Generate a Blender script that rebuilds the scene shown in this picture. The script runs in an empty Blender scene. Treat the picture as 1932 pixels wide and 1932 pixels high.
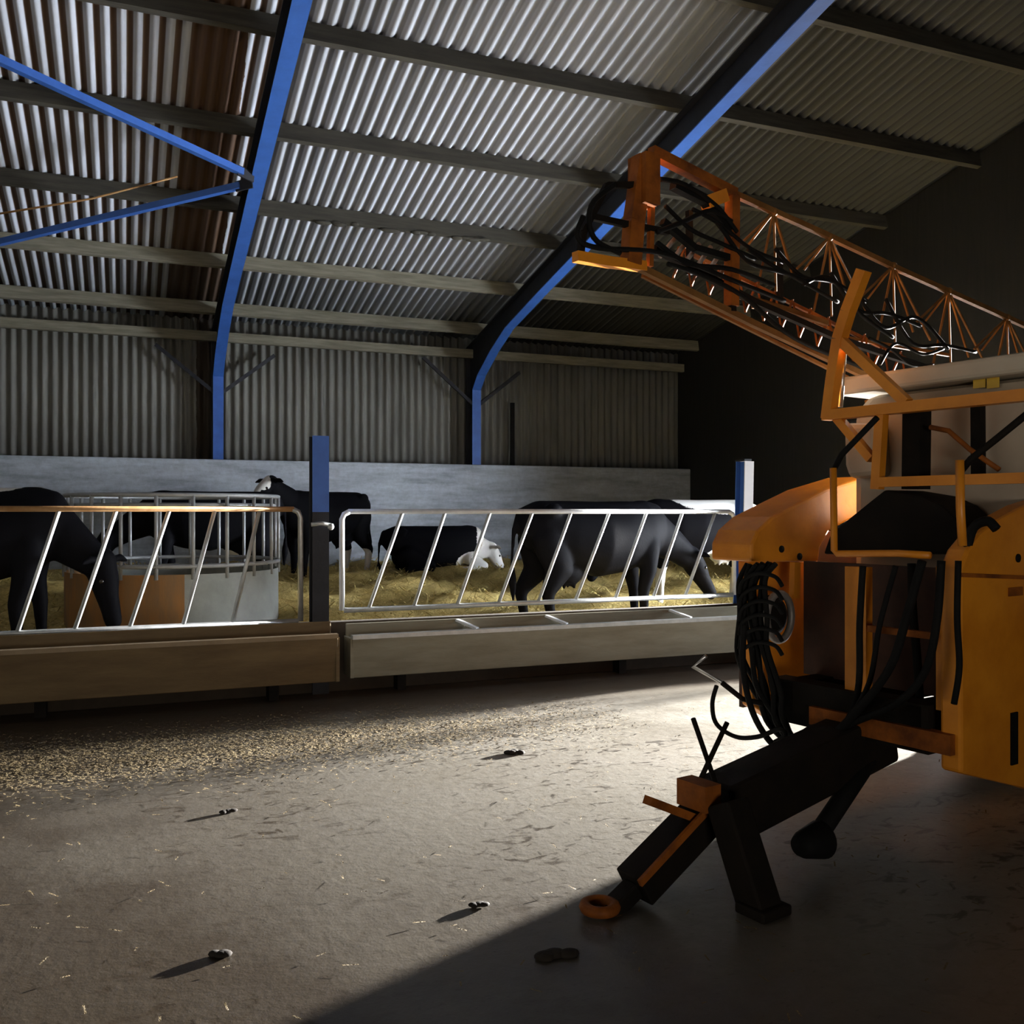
import bpy, bmesh, math, random
from math import sin, cos, tan, atan, pi, radians, sqrt, hypot
from mathutils import Vector as V, Matrix

S = bpy.context.scene
COL = S.collection
random.seed(4)

# ------------------------------------------------------------------ camera, world, lights, exposure
EYE, FPX, YAW = 1.6, 1777.0, radians(22.3)
cam_d = bpy.data.cameras.new('camera')
cam = bpy.data.objects.new('camera', cam_d); COL.objects.link(cam)
cam.location = (0, 0, EYE); cam.rotation_euler = (pi / 2, 0, -YAW)
cam_d.sensor_width = 36; cam_d.lens = FPX / 1932 * 36; cam_d.clip_end = 200
S.camera = cam

w = bpy.data.worlds.new('sky'); S.world = w; w.use_nodes = True
w.node_tree.nodes['Background'].inputs[0].default_value = (.55, .68, .9, 1)
w.node_tree.nodes['Background'].inputs[1].default_value = .05

def lamp(name, kind, loc, direction, energy, color, **kw):
    d = bpy.data.lights.new(name, kind); d.energy = energy; d.color = color
    for k, v in kw.items(): setattr(d, k, v)
    o = bpy.data.objects.new(name, d); COL.objects.link(o); o.location = loc
    o.rotation_euler = V(direction).to_track_quat('-Z', 'Y').to_euler()
    return o
GX = 10.7                                   # inner face of the gable end wall with the open doorway on the pen side
DOOR_Y0, DOOR_Y1, DOOR_Z = 7.18, 9.5, 2.7
# low bright sky beyond the open gable doorway, daylight filling that doorway, and an added weak fill from behind the camera
lamp('low_sky', 'AREA', (16.5, 9.82, 1.55), (-1, -.25, -.1), 66000, (1, .97, .92), shape='DISK', size=.26)
lamp('sunlit_yard', 'AREA', (15.5, 8.2, .4), (-1, .15, .5), 1500, (.86, .91, 1), shape='RECTANGLE', size=3.2, size_y=1.0)
lamp('doorway_daylight', 'AREA', (GX - .02, 8.4, 1.35), (-1, .34, .10), 700, (.84, .91, 1), shape='RECTANGLE', size=2.2, size_y=2.5, spread=radians(98))
lamp('added_front_fill', 'AREA', (-.4, -6.6, .9), (0.14, 1, .28), 68, (1, .92, .8), shape='RECTANGLE', size=3.0, size_y=1.4, spread=radians(72))
S.view_settings.view_transform = 'Standard'; S.view_settings.look = 'None'
S.view_settings.exposure = -0.38; S.view_settings.gamma = 1.0; S.view_settings.use_curve_mapping = False
S.cycles.use_denoising = True
S.cycles.max_bounces = 6; S.cycles.diffuse_bounces = 2; S.cycles.sample_clamp_indirect = 4

# ------------------------------------------------------------------ measuring helpers (a sight line cut by a known plane)
def ray(u, v):
    r = (u - 966) / FPX; z = (968 - v) / FPX
    return V((sin(YAW) + r * cos(YAW), cos(YAW) - r * sin(YAW), z))
def at(u, v, X=None, Y=None, Z=None, D=None):
    d = ray(u, v)
    if X is not None: t = X / d.x
    elif Y is not None: t = Y / d.y
    elif Z is not None: t = (Z - EYE) / d.z
    else: t = D
    return V((0, 0, EYE)) + d * t

# ------------------------------------------------------------------ mesh builder
class MB:
    def __init__(self): self.v = []; self.f = []; self.sm = []
    def add(self, vs, fs, smooth=False):
        n = len(self.v); self.v += [V(p) for p in vs]
        self.f += [tuple(i + n for i in f) for f in fs]; self.sm += [smooth] * len(fs)
        return self
    def box(self, c, s, rz=0, bevel=0):
        c = V(c); hx, hy, hz = s[0] / 2, s[1] / 2, s[2] / 2
        R = Matrix.Rotation(rz, 3, 'Z')
        vs = [c + R @ V((x * hx, y * hy, z * hz)) for x in (-1, 1) for y in (-1, 1) for z in (-1, 1)]
        return self.add(vs, [(0, 1, 3, 2), (4, 6, 7, 5), (0, 4, 5, 1), (2, 3, 7, 6), (0, 2, 6, 4), (1, 5, 7, 3)])
    def bar(self, p, q, wd, ht, up=(0, 0, 1)):
        p, q = V(p), V(q); d = (q - p).normalized(); u = V(up)
        s = d.cross(u)
        if s.length < 1e-3: s = d.cross(V((1, 0, 0)))
        s.normalize(); u = s.cross(d)
        vs = [b + s * (i * wd / 2) + u * (j * ht / 2) for b in (p, q) for i, j in ((-1, -1), (1, -1), (1, 1), (-1, 1))]
        return self.add(vs, [(3, 2, 1, 0), (4, 5, 6, 7), (0, 1, 5, 4), (1, 2, 6, 5), (2, 3, 7, 6), (3, 0, 4, 7)])
    def tube(self, pts, r, n=8, closed=False, r2=None):
        pts = [V(p) for p in pts]; m = len(pts); vs = []; fs = []
        up = None
        for i, p in enumerate(pts):
            a = pts[i - 1] if (i or closed) else p
            b = pts[(i + 1) % m] if (i < m - 1 or closed) else p
            t = (b - a).normalized()
            if up is None:
                up = t.cross(V((0, 0, 1)))
                if up.length < .05: up = t.cross(V((1, 0, 0)))
            s = (up - t * up.dot(t)).normalized(); up = s; k = t.cross(s)
            rr = r if r2 is None else r + (r2 - r) * i / (m - 1)
            vs += [p + (s * cos(2 * pi * j / n) + k * sin(2 * pi * j / n)) * rr for j in range(n)]
        for i in range(m if closed else m - 1):
            for j in range(n):
                a, b = i * n, ((i + 1) % m) * n
                fs.append((a + j, a + (j + 1) % n, b + (j + 1) % n, b + j))
        if not closed:
            fs.append(tuple(range(n))[::-1]); fs.append(tuple((m - 1) * n + j for j in range(n)))
        return self.add(vs, fs, True)
    def cyl(self, p, q, r, n=20, r2=None):
        return self.tube([p, q], r, n, r2=r2)
    def prism(self, poly, axis, d0, d1):
        """poly: list of 2D points; axis 'x','y','z' is the direction it is extruded along."""
        def P(a, b, d): return {'x': V((d, a, b)), 'y': V((a, d, b)), 'z': V((a, b, d))}[axis]
        n = len(poly)
        vs = [P(a, b, d0) for a, b in poly] + [P(a, b, d1) for a, b in poly]
        fs = [tuple(range(n))[::-1], tuple(range(n, 2 * n))] + [(i, (i + 1) % n, (i + 1) % n + n, i + n) for i in range(n)]
        return self.add(vs, fs)
    def lathe(self, prof, c, axis='y', n=32):
        """prof: (radius, offset along axis)."""
        c = V(c); vs = []; fs = []
        for r, h in prof:
            for j in range(n):
                a = 2 * pi * j / n
                vs.append(c + {'x': V((h, r * cos(a), r * sin(a))), 'y': V((r * cos(a), h, r * sin(a))), 'z': V((r * cos(a), r * sin(a), h))}[axis])
        m = len(prof)
        for i in range(m - 1):
            for j in range(n):
                fs.append((i * n + j, i * n + (j + 1) % n, (i + 1) * n + (j + 1) % n, (i + 1) * n + j))
        fs.append(tuple(range(n))); fs.append(tuple((m - 1) * n + j for j in range(n)))
        return self.add(vs, fs, True)
    def ball(self, c, r, n=10):
        c = V(c); r = V(r) if hasattr(r, '__len__') else V((r, r, r)); vs = []; fs = []
        for i in range(1, n):
            t = pi * i / n
            for j in range(2 * n):
                p = pi * j / n
                vs.append(c + V((r.x * sin(t) * cos(p), r.y * sin(t) * sin(p), r.z * cos(t))))
        vs += [c + V((0, 0, r.z)), c - V((0, 0, r.z))]; m = 2 * n
        for i in range(n - 2):
            for j in range(m):
                fs.append((i * m + j, i * m + (j + 1) % m, (i + 1) * m + (j + 1) % m, (i + 1) * m + j)[::-1])
        T, B = len(vs) - 2, len(vs) - 1
        for j in range(m):
            fs.append((j, (j + 1) % m, T)); fs.append(((n - 2) * m + (j + 1) % m, (n - 2) * m + j, B))
        return self.add(vs, fs, True)
    def build(self, name, material, parent=None, bevel=0):
        me = bpy.data.meshes.new(name); vs = self.v
        if parent is not None:
            o0 = parent
            while o0.parent is not None: o0 = o0.parent
            if o0.get('world_built'):                       # geometry given in world coordinates
                L = V(o0.location); vs = [p - L for p in vs]
        me.from_pydata([tuple(p) for p in vs], [], self.f)
        me.polygons.foreach_set('use_smooth', self.sm)
        bm = bmesh.new(); bm.from_mesh(me); bmesh.ops.recalc_face_normals(bm, faces=bm.faces); bm.to_mesh(me); bm.free()
        me.materials.append(material)
        o = bpy.data.objects.new(name, me); COL.objects.link(o)
        if parent is not None: o.parent = parent
        if bevel:
            b = o.modifiers.new('bevel', 'BEVEL'); b.width = bevel; b.segments = 2; b.limit_method = 'ANGLE'
        return o

def tag(o, label=None, cat=None, group=None, kind=None):
    if label: o['label'] = label
    if cat: o['category'] = cat
    if group: o['group'] = group
    if kind: o['kind'] = kind
    return o
def thing(name, label, cat, loc=(0, 0, 0), rotz=0, group=None, world=True):
    o = bpy.data.objects.new(name, None); COL.objects.link(o); o.location = loc; o.rotation_euler = (0, 0, rotz)
    o.empty_display_size = .1
    if world: o['world_built'] = True
    return tag(o, label, cat, group)

# ------------------------------------------------------------------ materials
def nt(name):
    m = bpy.data.materials.new(name); m.use_nodes = True
    return m, m.node_tree, m.node_tree.nodes['Principled BSDF']
def ramp(t, fac, stops):
    r = t.nodes.new('ShaderNodeValToRGB'); e = r.color_ramp.elements
    while len(e) < len(stops): e.new(.5)
    for el, (p, c) in zip(e, stops): el.position = p; el.color = (*c, 1)
    t.links.new(fac, r.inputs[0]); return r.outputs[0]
def noise(t, vec, scale, detail=5, rough=.6, dist=0):
    n = t.nodes.new('ShaderNodeTexNoise'); n.inputs['Scale'].default_value = scale; n.inputs['Detail'].default_value = detail
    n.inputs['Roughness'].default_value = rough; n.inputs['Distortion'].default_value = dist
    t.links.new(vec, n.inputs['Vector']); return n.outputs['Fac']
def coords(t, scale=(1, 1, 1), kind='Object'):
    c = t.nodes.new('ShaderNodeTexCoord'); m = t.nodes.new('ShaderNodeMapping'); m.inputs['Scale'].default_value = scale
    t.links.new(c.outputs[kind], m.inputs[0]); return m.outputs[0]
def mix(t, fac, a, b, mode='MIX'):
    m = t.nodes.new('ShaderNodeMix'); m.data_type = 'RGBA'; m.blend_type = mode
    for s, i in ((fac, 0), (a, 6), (b, 7)):
        if isinstance(s, (int, float)): m.inputs[i].default_value = s
        elif isinstance(s, tuple): m.inputs[i].default_value = (*s, 1)
        else: t.links.new(s, m.inputs[i])
    return m.outputs[2]
def bump(t, b, h, strength=.3, dist=.01):
    n = t.nodes.new('ShaderNodeBump'); n.inputs['Strength'].default_value = strength; n.inputs['Distance'].default_value = dist
    t.links.new(h, n.inputs['Height']); t.links.new(n.outputs[0], b.inputs['Normal'])
def math_n(t, op, a, b):
    m = t.nodes.new('ShaderNodeMath'); m.operation = op
    for i, s in enumerate((a, b)):
        if isinstance(s, (int, float)): m.inputs[i].default_value = s
        else: t.links.new(s, m.inputs[i])
    return m.outputs[0]
def mat(name, c1, c2=None, scale=6, rough=.6, metal=0, bmp=.15, lo=.35, hi=.7, stretch=(1, 1, 1)):
    m, t, b = nt(name)
    v = coords(t, stretch); n = noise(t, v, scale)
    t.links.new(ramp(t, n, [(lo, c1), (hi, c2 or c1)]), b.inputs['Base Color'])
    b.inputs['Roughness'].default_value = rough; b.inputs['Metallic'].default_value = metal
    if bmp: bump(t, b, noise(t, v, scale * 5), bmp)
    return m

M = {}
M['blue'] = mat('blue_paint', (.042, .14, .50), (.034, .11, .40), 5, .5)
M['navy'] = mat('shaded_steel', (.012, .014, .022), (.006, .006, .009), 5, .7)  # near-black puts shade on the steel webs; also colours dark braces and fittings
M['galv'] = mat('galvanised_steel', (.55, .57, .58), (.40, .42, .43), 9, .42, .55)
M['galvwhite'] = mat('pale_galvanised_steel', (.78, .80, .82), (.62, .64, .66), 9, .45, .25)
M['nearwhite'] = mat('near_white_face', (.93, .94, .95), (.85, .87, .9), 5, .35)  # near-white colour for the front of the right post
M['rustrail'] = mat('rusty_steel', (.30, .15, .05), (.42, .25, .11), 8, .7, .2)
M['trough'] = mat('trough_sheet', (.27, .262, .20), (.195, .175, .12), 3, .6, .1, stretch=(.6, 3, 3))
M['troughbrown'] = mat('stained_trough_sheet', (.17, .115, .05), (.11, .07, .028), 3, .65, .1, stretch=(.6, 3, 3))
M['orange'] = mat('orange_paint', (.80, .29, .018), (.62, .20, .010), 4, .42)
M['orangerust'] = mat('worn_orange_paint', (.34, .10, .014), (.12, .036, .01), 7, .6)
M['boomyellow'] = mat('dimmed_orange_paint', (.22, .105, .03), (.13, .055, .014), 7, .8)  # boom orange darkened, its dim lighting put into the colour
M['black'] = mat('black_rubber', (.005, .005, .005), (.009, .0085, .008), 8, .75)
M['blacksteel'] = mat('grimy_black_steel', (.007, .0055, .0045), (.013, .009, .006), 6, .75)
M['chrome'] = mat('bare_bright_steel', (.75, .74, .72), (.6, .6, .6), 12, .3, .8)
M['tank'] = mat('cream_plastic', (.52, .43, .33), (.42, .34, .26), 2.5, .45, bmp=.05)
M['lid'] = mat('pale_plastic', (.62, .55, .44), (.52, .46, .36), 3, .5, bmp=.05)
M['sticker'] = mat('yellow_vinyl', (.72, .45, .03), (.68, .42, .03), 3, .4, bmp=0)
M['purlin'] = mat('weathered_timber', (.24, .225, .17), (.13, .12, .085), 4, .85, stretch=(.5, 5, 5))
M['troughshade'] = mat('trough_shade', (.05, .035, .022), (.03, .02, .012), 4, .9)
M['darkpanel'] = mat('grimy_rust_red_panel', (.075, .024, .010), (.03, .012, .007), 5, .7)
M['purlindark'] = mat('shaded_timber', (.055, .05, .038), (.025, .023, .017), 4, .85, stretch=(.5, 5, 5))  # darker copy of the purlin timber, painting shade on the upper purlins
M['rooffront'] = mat('low_bounce_sheet', (.07, .066, .055), (.04, .038, .03), 3, .9)  # kept dark so the unseen front roof and walls bounce less light
M['eye'] = mat('dark_eye', (.01, .008, .006), None, 4, .12, bmp=0)
M['dung'] = mat('dried_dung', (.010, .006, .004), (.018, .012, .007), 12, .9)
M['grip'] = mat('grey_casting', (.30, .27, .25), (.2, .18, .17), 8, .5, .4)

for k in ('black', 'blacksteel', 'orangerust', 'boomyellow'): M[k].node_tree.nodes['Principled BSDF'].inputs['Specular IOR Level'].default_value = .15
def m_roof():
    m, t, b = nt('fibre_cement_roof_sheet')
    v = coords(t, (1, .12, .12)); n = noise(t, v, 5, 6, .65)
    base = ramp(t, n, [(.3, (.40, .42, .46)), (.6, (.57, .60, .67))])
    c = t.nodes.new('ShaderNodeTexCoord'); s = t.nodes.new('ShaderNodeSeparateXYZ'); t.links.new(c.outputs['Object'], s.inputs[0])
    X = s.outputs[0]
    # flutes coloured darker: strong rusty staining in the left bay, near-black in the next
    ph = t.nodes.new('ShaderNodeMath'); ph.operation = 'SINE'; t.links.new(math_n(t, 'MULTIPLY', X, 2 * pi / .15), ph.inputs[0])
    fl = ramp(t, ph.outputs[0], [(.1, (0, 0, 0)), (.5, (1, 1, 1))])
    left = ramp(t, math_n(t, 'ADD', math_n(t, 'MULTIPLY', X, .1), .5), [(.648, (1, 1, 1)), (.652, (0, 0, 0))])
    mid = ramp(t, math_n(t, 'ADD', math_n(t, 'MULTIPLY', X, .1), .5), [(.7, (1, 1, 1)), (1, (.0, .0, .0))])
    base = mix(t, math_n(t, 'MULTIPLY', fl, math_n(t, 'MULTIPLY', mid, .75)), base, (.05, .045, .045))
    base = mix(t, math_n(t, 'MULTIPLY', fl, math_n(t, 'MULTIPLY', left, .9)), base, (.09, .045, .018))
    # one leaking strip of rusty brown sheets beside the first frame
    e = math_n(t, 'ADD', X, math_n(t, 'MULTIPLY', noise(t, coords(t, (2, 1, 1)), 1.6), .1))
    strip = math_n(t, 'MULTIPLY', math_n(t, 'GREATER_THAN', e, .68), math_n(t, 'LESS_THAN', math_n(t, 'SUBTRACT', e, math_n(t, 'MULTIPLY', s.outputs[1], .04)), .80))
    base = mix(t, math_n(t, 'MULTIPLY', strip, .96), base, (.085, .04, .014))
    # light's fall-off painted into the end bay sheets, with a ragged edge
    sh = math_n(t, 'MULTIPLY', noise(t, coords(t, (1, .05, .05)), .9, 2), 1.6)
    endshade = ramp(t, math_n(t, 'MULTIPLY', math_n(t, 'ADD', X, sh), .1), [(.50, (0, 0, 0)), (.74, (1, 1, 1))])
    base = mix(t, math_n(t, 'MULTIPLY', endshade, .97), base, mix(t, fl, (.030, .029, .020), (.011, .0105, .008)))
    t.links.new(base, b.inputs['Base Color']); b.inputs['Roughness'].default_value = .8
    bump(t, b, noise(t, v, 40), .2)
    return m
def m_clad():
    m, t, b = nt('fibre_cement_wall_sheet')
    v = coords(t, (1, 1, .15)); n = noise(t, v, 5, 6, .65)
    c = ramp(t, n, [(.3, (.14, .14, .125)), (.65, (.22, .217, .195))])
    co = t.nodes.new('ShaderNodeTexCoord'); s = t.nodes.new('ShaderNodeSeparateXYZ'); t.links.new(co.outputs['Object'], s.inputs[0])
    e = math_n(t, 'ADD', s.outputs[0], math_n(t, 'MULTIPLY', noise(t, coords(t, (1, 1, 1)), 3), .08))        # rusty run below the leaking roof strip
    c = mix(t, math_n(t, 'MULTIPLY', math_n(t, 'MULTIPLY', math_n(t, 'GREATER_THAN', e, 1.16), math_n(t, 'LESS_THAN', e, 1.44)), .9), c, (.03, .017, .008))
    t.links.new(c, b.inputs['Base Color']); b.inputs['Roughness'].default_value = .85
    return m
def m_concwall():
    m, t, b = nt('limewashed_concrete')
    v = coords(t, (.35, 1, 2.2)); n = noise(t, v, 2.2, 8, .7); n2 = noise(t, coords(t, (1, 1, 1)), 9, 6, .7)
    c = ramp(t, n, [(.32, (.34, .37, .42)), (.5, (.56, .61, .67)), (.68, (.74, .80, .87))])
    c = mix(t, .35, c, ramp(t, n2, [(.35, (.25, .27, .3)), (.65, (.75, .78, .82))]), 'MULTIPLY')
    t.links.new(c, b.inputs['Base Color']); b.inputs['Roughness'].default_value = .85
    bump(t, b, n2, .3, .02)
    return m
def m_floor():
    m, t, b = nt('worn_concrete_floor')
    v = coords(t); n = noise(t, v, .9, 8, .65); f = noise(t, v, 14, 6, .7)
    c = ramp(t, n, [(.3, (.23, .21, .175)), (.55, (.35, .33, .29)), (.75, (.47, .45, .41))])
    c = mix(t, .45, c, ramp(t, f, [(.3, (.5, .46, .4)), (.62, (1, 1, 1))]), 'MULTIPLY')
    sp = noise(t, coords(t, (1.2, 2.2, 1)), 5.5, 3, .55, 1.2)                     # trodden dirt marks
    reg = noise(t, v, .55, 2)
    mk = math_n(t, 'MULTIPLY', ramp(t, sp, [(.57, (0, 0, 0)), (.66, (1, 1, 1))]), ramp(t, reg, [(.42, (.12, .12, .12)), (.55, (1, 1, 1))]))
    c = mix(t, math_n(t, 'MULTIPLY', mk, .85), c, (.03, .022, .015))
    fl = noise(t, coords(t, (1, 1.8, 1)), 26, 2, .5)
    c = mix(t, math_n(t, 'MULTIPLY', ramp(t, fl, [(.66, (0, 0, 0)), (.72, (1, 1, 1))]), .55), c, (.045, .032, .02))
    # brown muck before the trough, widened and darkened to paint in its shadow
    co = t.nodes.new('ShaderNodeTexCoord'); s = t.nodes.new('ShaderNodeSeparateXYZ'); t.links.new(co.outputs['Object'], s.inputs[0])
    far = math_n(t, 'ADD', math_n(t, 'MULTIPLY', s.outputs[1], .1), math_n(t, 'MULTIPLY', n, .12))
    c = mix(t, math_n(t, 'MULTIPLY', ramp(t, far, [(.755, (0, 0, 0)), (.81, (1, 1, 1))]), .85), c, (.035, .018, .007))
    lf = math_n(t, 'ADD', math_n(t, 'MULTIPLY', s.outputs[0], -.2), math_n(t, 'ADD', math_n(t, 'MULTIPLY', n, .9), .2))
    lf = math_n(t, 'ADD', lf, math_n(t, 'MULTIPLY', math_n(t, 'MAXIMUM', math_n(t, 'SUBTRACT', 4.8, s.outputs[1]), 0), .15))
    c = mix(t, math_n(t, 'MULTIPLY', ramp(t, lf, [(.0, (0, 0, 0)), (.80, (1, 1, 1))]), .94), c, (.036, .024, .013))  # dirt to the left and near side, deepened to paint the light's fade
    dr = math_n(t, 'ADD', math_n(t, 'MULTIPLY', s.outputs[0], .1), math_n(t, 'MULTIPLY', n, .1))   # darkened round the gable doorway to cut light bounced onto the roof
    c = mix(t, math_n(t, 'MULTIPLY', ramp(t, dr, [(.68, (0, 0, 0)), (.78, (1, 1, 1))]), .92), c, (.05, .035, .022))
    t.links.new(c, b.inputs['Base Color'])
    rr = t.nodes.new('ShaderNodeMapRange'); t.links.new(n, rr.inputs[0]); rr.inputs[3].default_value = .26; rr.inputs[4].default_value = .42
    t.links.new(rr.outputs[0], b.inputs['Roughness'])
    bump(t, b, f, .3, .008)
    return m
def m_coat(name):
    m, t, b = nt(name)
    a = t.nodes.new('ShaderNodeAttribute'); a.attribute_name = 'coat'
    n = noise(t, coords(t), 22, 3)
    fac = math_n(t, 'ADD', a.outputs['Fac'], math_n(t, 'MULTIPLY', math_n(t, 'SUBTRACT', n, .5), .35))
    c = ramp(t, fac, [(.47, (.005, .005, .0065)), (.53, (.82, .80, .76))])
    t.links.new(c, b.inputs['Base Color']); b.inputs['Roughness'].default_value = .62
    b.inputs['Specular IOR Level'].default_value = .025
    bump(t, b, noise(t, coords(t, (1, 1, 1)), 60), .15)
    return m
def m_straw(name, c1, c2):
    m, t, b = nt(name)
    n = noise(t, coords(t), 30, 4, .7); n2 = noise(t, coords(t), 3, 3)
    c = ramp(t, n, [(.3, c1), (.65, c2)])
    c = mix(t, .6, c, ramp(t, n2, [(.3, (.6, .5, .32)), (.6, (1, 1, 1))]), 'MULTIPLY')
    t.links.new(c, b.inputs['Base Color']); b.inputs['Roughness'].default_value = .75
    bump(t, b, n, .8, .03)
    return m
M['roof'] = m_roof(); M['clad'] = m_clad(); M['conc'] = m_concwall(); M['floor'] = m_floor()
M['coat'] = m_coat('cow_coat')
M['straw'] = m_straw('straw', (.08, .05, .016), (.24, .18, .08)); M['bed'] = m_straw('straw_bed', (.55, .39, .11), (.95, .76, .29))
M['gable'] = mat('shaded_board', (.014, .012, .010), (.008, .007, .006), 3, .9, stretch=(1, 8, .4))  # near-black puts the shade of the gable's unlit inner face into the colour

# ------------------------------------------------------------------ the setting
YW = 16.93; SLOPE = .208; YR = 5.0; YF = 2 * YR - YW; X0, X1 = -7.6, GX
def roofz(Y, z0=4.9):                       # underside of the roof sheets
    return z0 + SLOPE * (YW - Y if Y > YR else YW - (2 * YR - Y))
def struct(o): o['kind'] = 'structure'; return o
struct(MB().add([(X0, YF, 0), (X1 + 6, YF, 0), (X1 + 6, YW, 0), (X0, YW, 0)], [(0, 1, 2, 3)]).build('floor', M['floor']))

def corrugated(name, material, x0, x1, row, rows, pitch=.15, amp=.031, thick=.008, seg=10):
    mb = MB(); n = int((x1 - x0) / pitch * seg); vs = []
    for i in range(n + 1):
        x = x0 + i * pitch / seg; o = amp * sin(2 * pi * x / pitch)
        for s in range(rows): vs.append(row(x, s, o))
    fs = [(i * rows + s, (i + 1) * rows + s, (i + 1) * rows + s + 1, i * rows + s + 1) for i in range(n) for s in range(rows - 1)]
    mb.add(vs, fs, True); o = mb.build(name, material)
    md = o.modifiers.new('thickness', 'SOLIDIFY'); md.thickness = thick; md.offset = 1
    return o
RY = [YW + .25, 14, 11, 8, YR]
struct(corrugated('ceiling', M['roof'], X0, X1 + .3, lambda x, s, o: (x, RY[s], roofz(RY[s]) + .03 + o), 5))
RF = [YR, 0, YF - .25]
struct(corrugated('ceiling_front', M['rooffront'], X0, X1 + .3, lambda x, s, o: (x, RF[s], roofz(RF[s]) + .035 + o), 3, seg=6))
WT = 2.48; YWF = 16.45                     # top and inner face of the concrete wall; the columns stand on it
struct(MB().box(((X0 + X1) / 2, (YWF + YW + .2) / 2, WT / 2), (X1 - X0, YW + .2 - YWF, WT)).build('wall_back', M['conc'], bevel=.02))
struct(corrugated('wall_back_cladding', M['clad'], X0, X1 + .3, lambda x, s, o: (x, YW + .06 + o, (WT - .02, 4.95)[s]), 2))
struct(MB().box((X0 - .1, (YW + YF) / 2, 3.4), (.2, YW - YF + .6, 6.8)).build('wall_left', M['rooffront']))
# front wall behind the camera, with an opening added at the fill lamp
mb = MB()
mb.box(((X0 - 3.2) / 2, YF - .1, 2.6), (-3.2 - X0, .2, 5.2)); mb.box(((.8 + X1) / 2, YF - .1, 2.6), (X1 - .8, .2, 5.2)); mb.box((-1.2, YF - .1, 4.65), (4, .2, 1.1))
struct(mb.build('wall_front', M['rooffront']))
# gable end wall with the open doorway
mb = MB()
poly1 = [(DOOR_Y1, 0), (YW, 0), (YW, roofz(YW)), (DOOR_Y1, roofz(DOOR_Y1))]
poly2 = [(YF, 0), (DOOR_Y0, 0), (DOOR_Y0, roofz(DOOR_Y0)), (YF, roofz(YF))]
poly3 = [(DOOR_Y0, DOOR_Z), (DOOR_Y1, DOOR_Z), (DOOR_Y1, roofz(DOOR_Y1)), (YR, roofz(YR)), (DOOR_Y0, roofz(DOOR_Y0))]
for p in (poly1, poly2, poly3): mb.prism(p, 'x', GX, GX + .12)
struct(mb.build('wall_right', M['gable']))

# ------------------------------------------------------------------ portal frames
def frame(X, label, braces):
    t = thing('portal_frame', label, 'steel frame', (X, YW - .2, 0), 0, None)
    inner = [(16.52, WT), (16.52, 3.88), (16.25, 4.12), (15.6, 4.46), (14.9, 4.74), (13.6, 5.03), (YR, 5.03 + SLOPE * (13.6 - YR))]
    top = lambda y: roofz(y) - .21
    # flange: a blue strip that follows the inner edge
    def strip(pts, wd, th, mb):
        for (y0, z0), (y1, z1) in zip(pts, pts[1:]):
            d = V((0, y1 - y0, z1 - z0)).normalized(); nrm = V((0, -d.z, d.y)) if True else None
            if nrm.z > 0: pass
            a = V((X, y0, z0)) - d * .004; b = V((X, y1, z1)) + d * .004
            mb.bar(a, b, wd, th, up=nrm)
        return mb
    c = strip(inner[:2], .17, .016, MB())
    c.build('column_flange', M['blue'], t)
    strip(inner[1:], .17, .016, MB()).build('rafter_flange', M['blue'], t)
    wb = MB(); wb.prism([(16.53, WT), (16.87, WT), (16.87, top(16.87)), (16.53, 3.9)], 'x', X - .006, X + .006)
    wb.box((X, 16.86, (WT + 4.6) / 2), (.17, .016, 4.6 - WT)); wb.build('column_web', M['navy'], t)
    wb = MB()
    for (y0, z0), (y1, z1) in zip(inner[1:], inner[2:]):
        wb.prism([(y0, z0 + .005), (y1, z1 + .005), (y1, top(y1)), (y0 if y0 < 16.5 else 16.87, top(y0))], 'x', X - .006, X + .006)
    wb.bar((X, 16.87, top(16.87)), (X, YR, top(YR)), .17, .016, up=(0, SLOPE, 1)); wb.build('rafter_web', M['navy'], t)
    for s, (du, dz) in braces:
        b = MB().bar((X + s * .02, 16.56, 3.58), (X + s * du, 16.72, 3.58 + dz), .06, .06); b.build('knee_brace', M['navy'], t)
    return t
XA, XB = 1.44, 6.06
frame(XA, 'blue steel column and rafter on the left, ahead of the diagonal roof braces', [(-1, (.98, .80)), (1, (.95, .74))])
frame(XB, 'blue steel column and rafter rising behind the orange sprayer boom', [(-1, (.98, .88)), (1, (.95, .70))])
# purlins and eave beam, each a long timber
PY = [16.2, 14.5, 12.85, 11.12, 9.42, 7.75]
PL = ['grey roof purlin nearest the eave, just above the wall cladding', 'second grey roof purlin up from the eave', 'third grey roof purlin up from the eave, with cobweb lumps',
      'fourth roof purlin up from the eave, ending behind the boom tip', 'fifth dark roof purlin up from the eave, passing just above the boom tip', 'topmost dark roof purlin, seen only in the upper right corner']
for y, lb in zip(PY, PL):
    mb = MB(); z = roofz(y)
    mb.bar((X0, y, z - .1), (X1, y, z - .1), .075, .2, up=(0, SLOPE, 1))
    if y == 12.85:
        for k in range(16): mb.ball((random.uniform(2, 5), y - .03, z - .2 + random.uniform(-.02, .02)), (random.uniform(.06, .16), .05, .03), 5)
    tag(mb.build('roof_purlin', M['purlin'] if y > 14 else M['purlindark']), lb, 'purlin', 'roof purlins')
tag(MB().bar((X0, 16.74, 4.58), (X1, 16.74, 4.58), .10, .16).build('eave_beam', M['purlin']), 'grey eave beam along the top of the wall cladding', 'beam')
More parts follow.
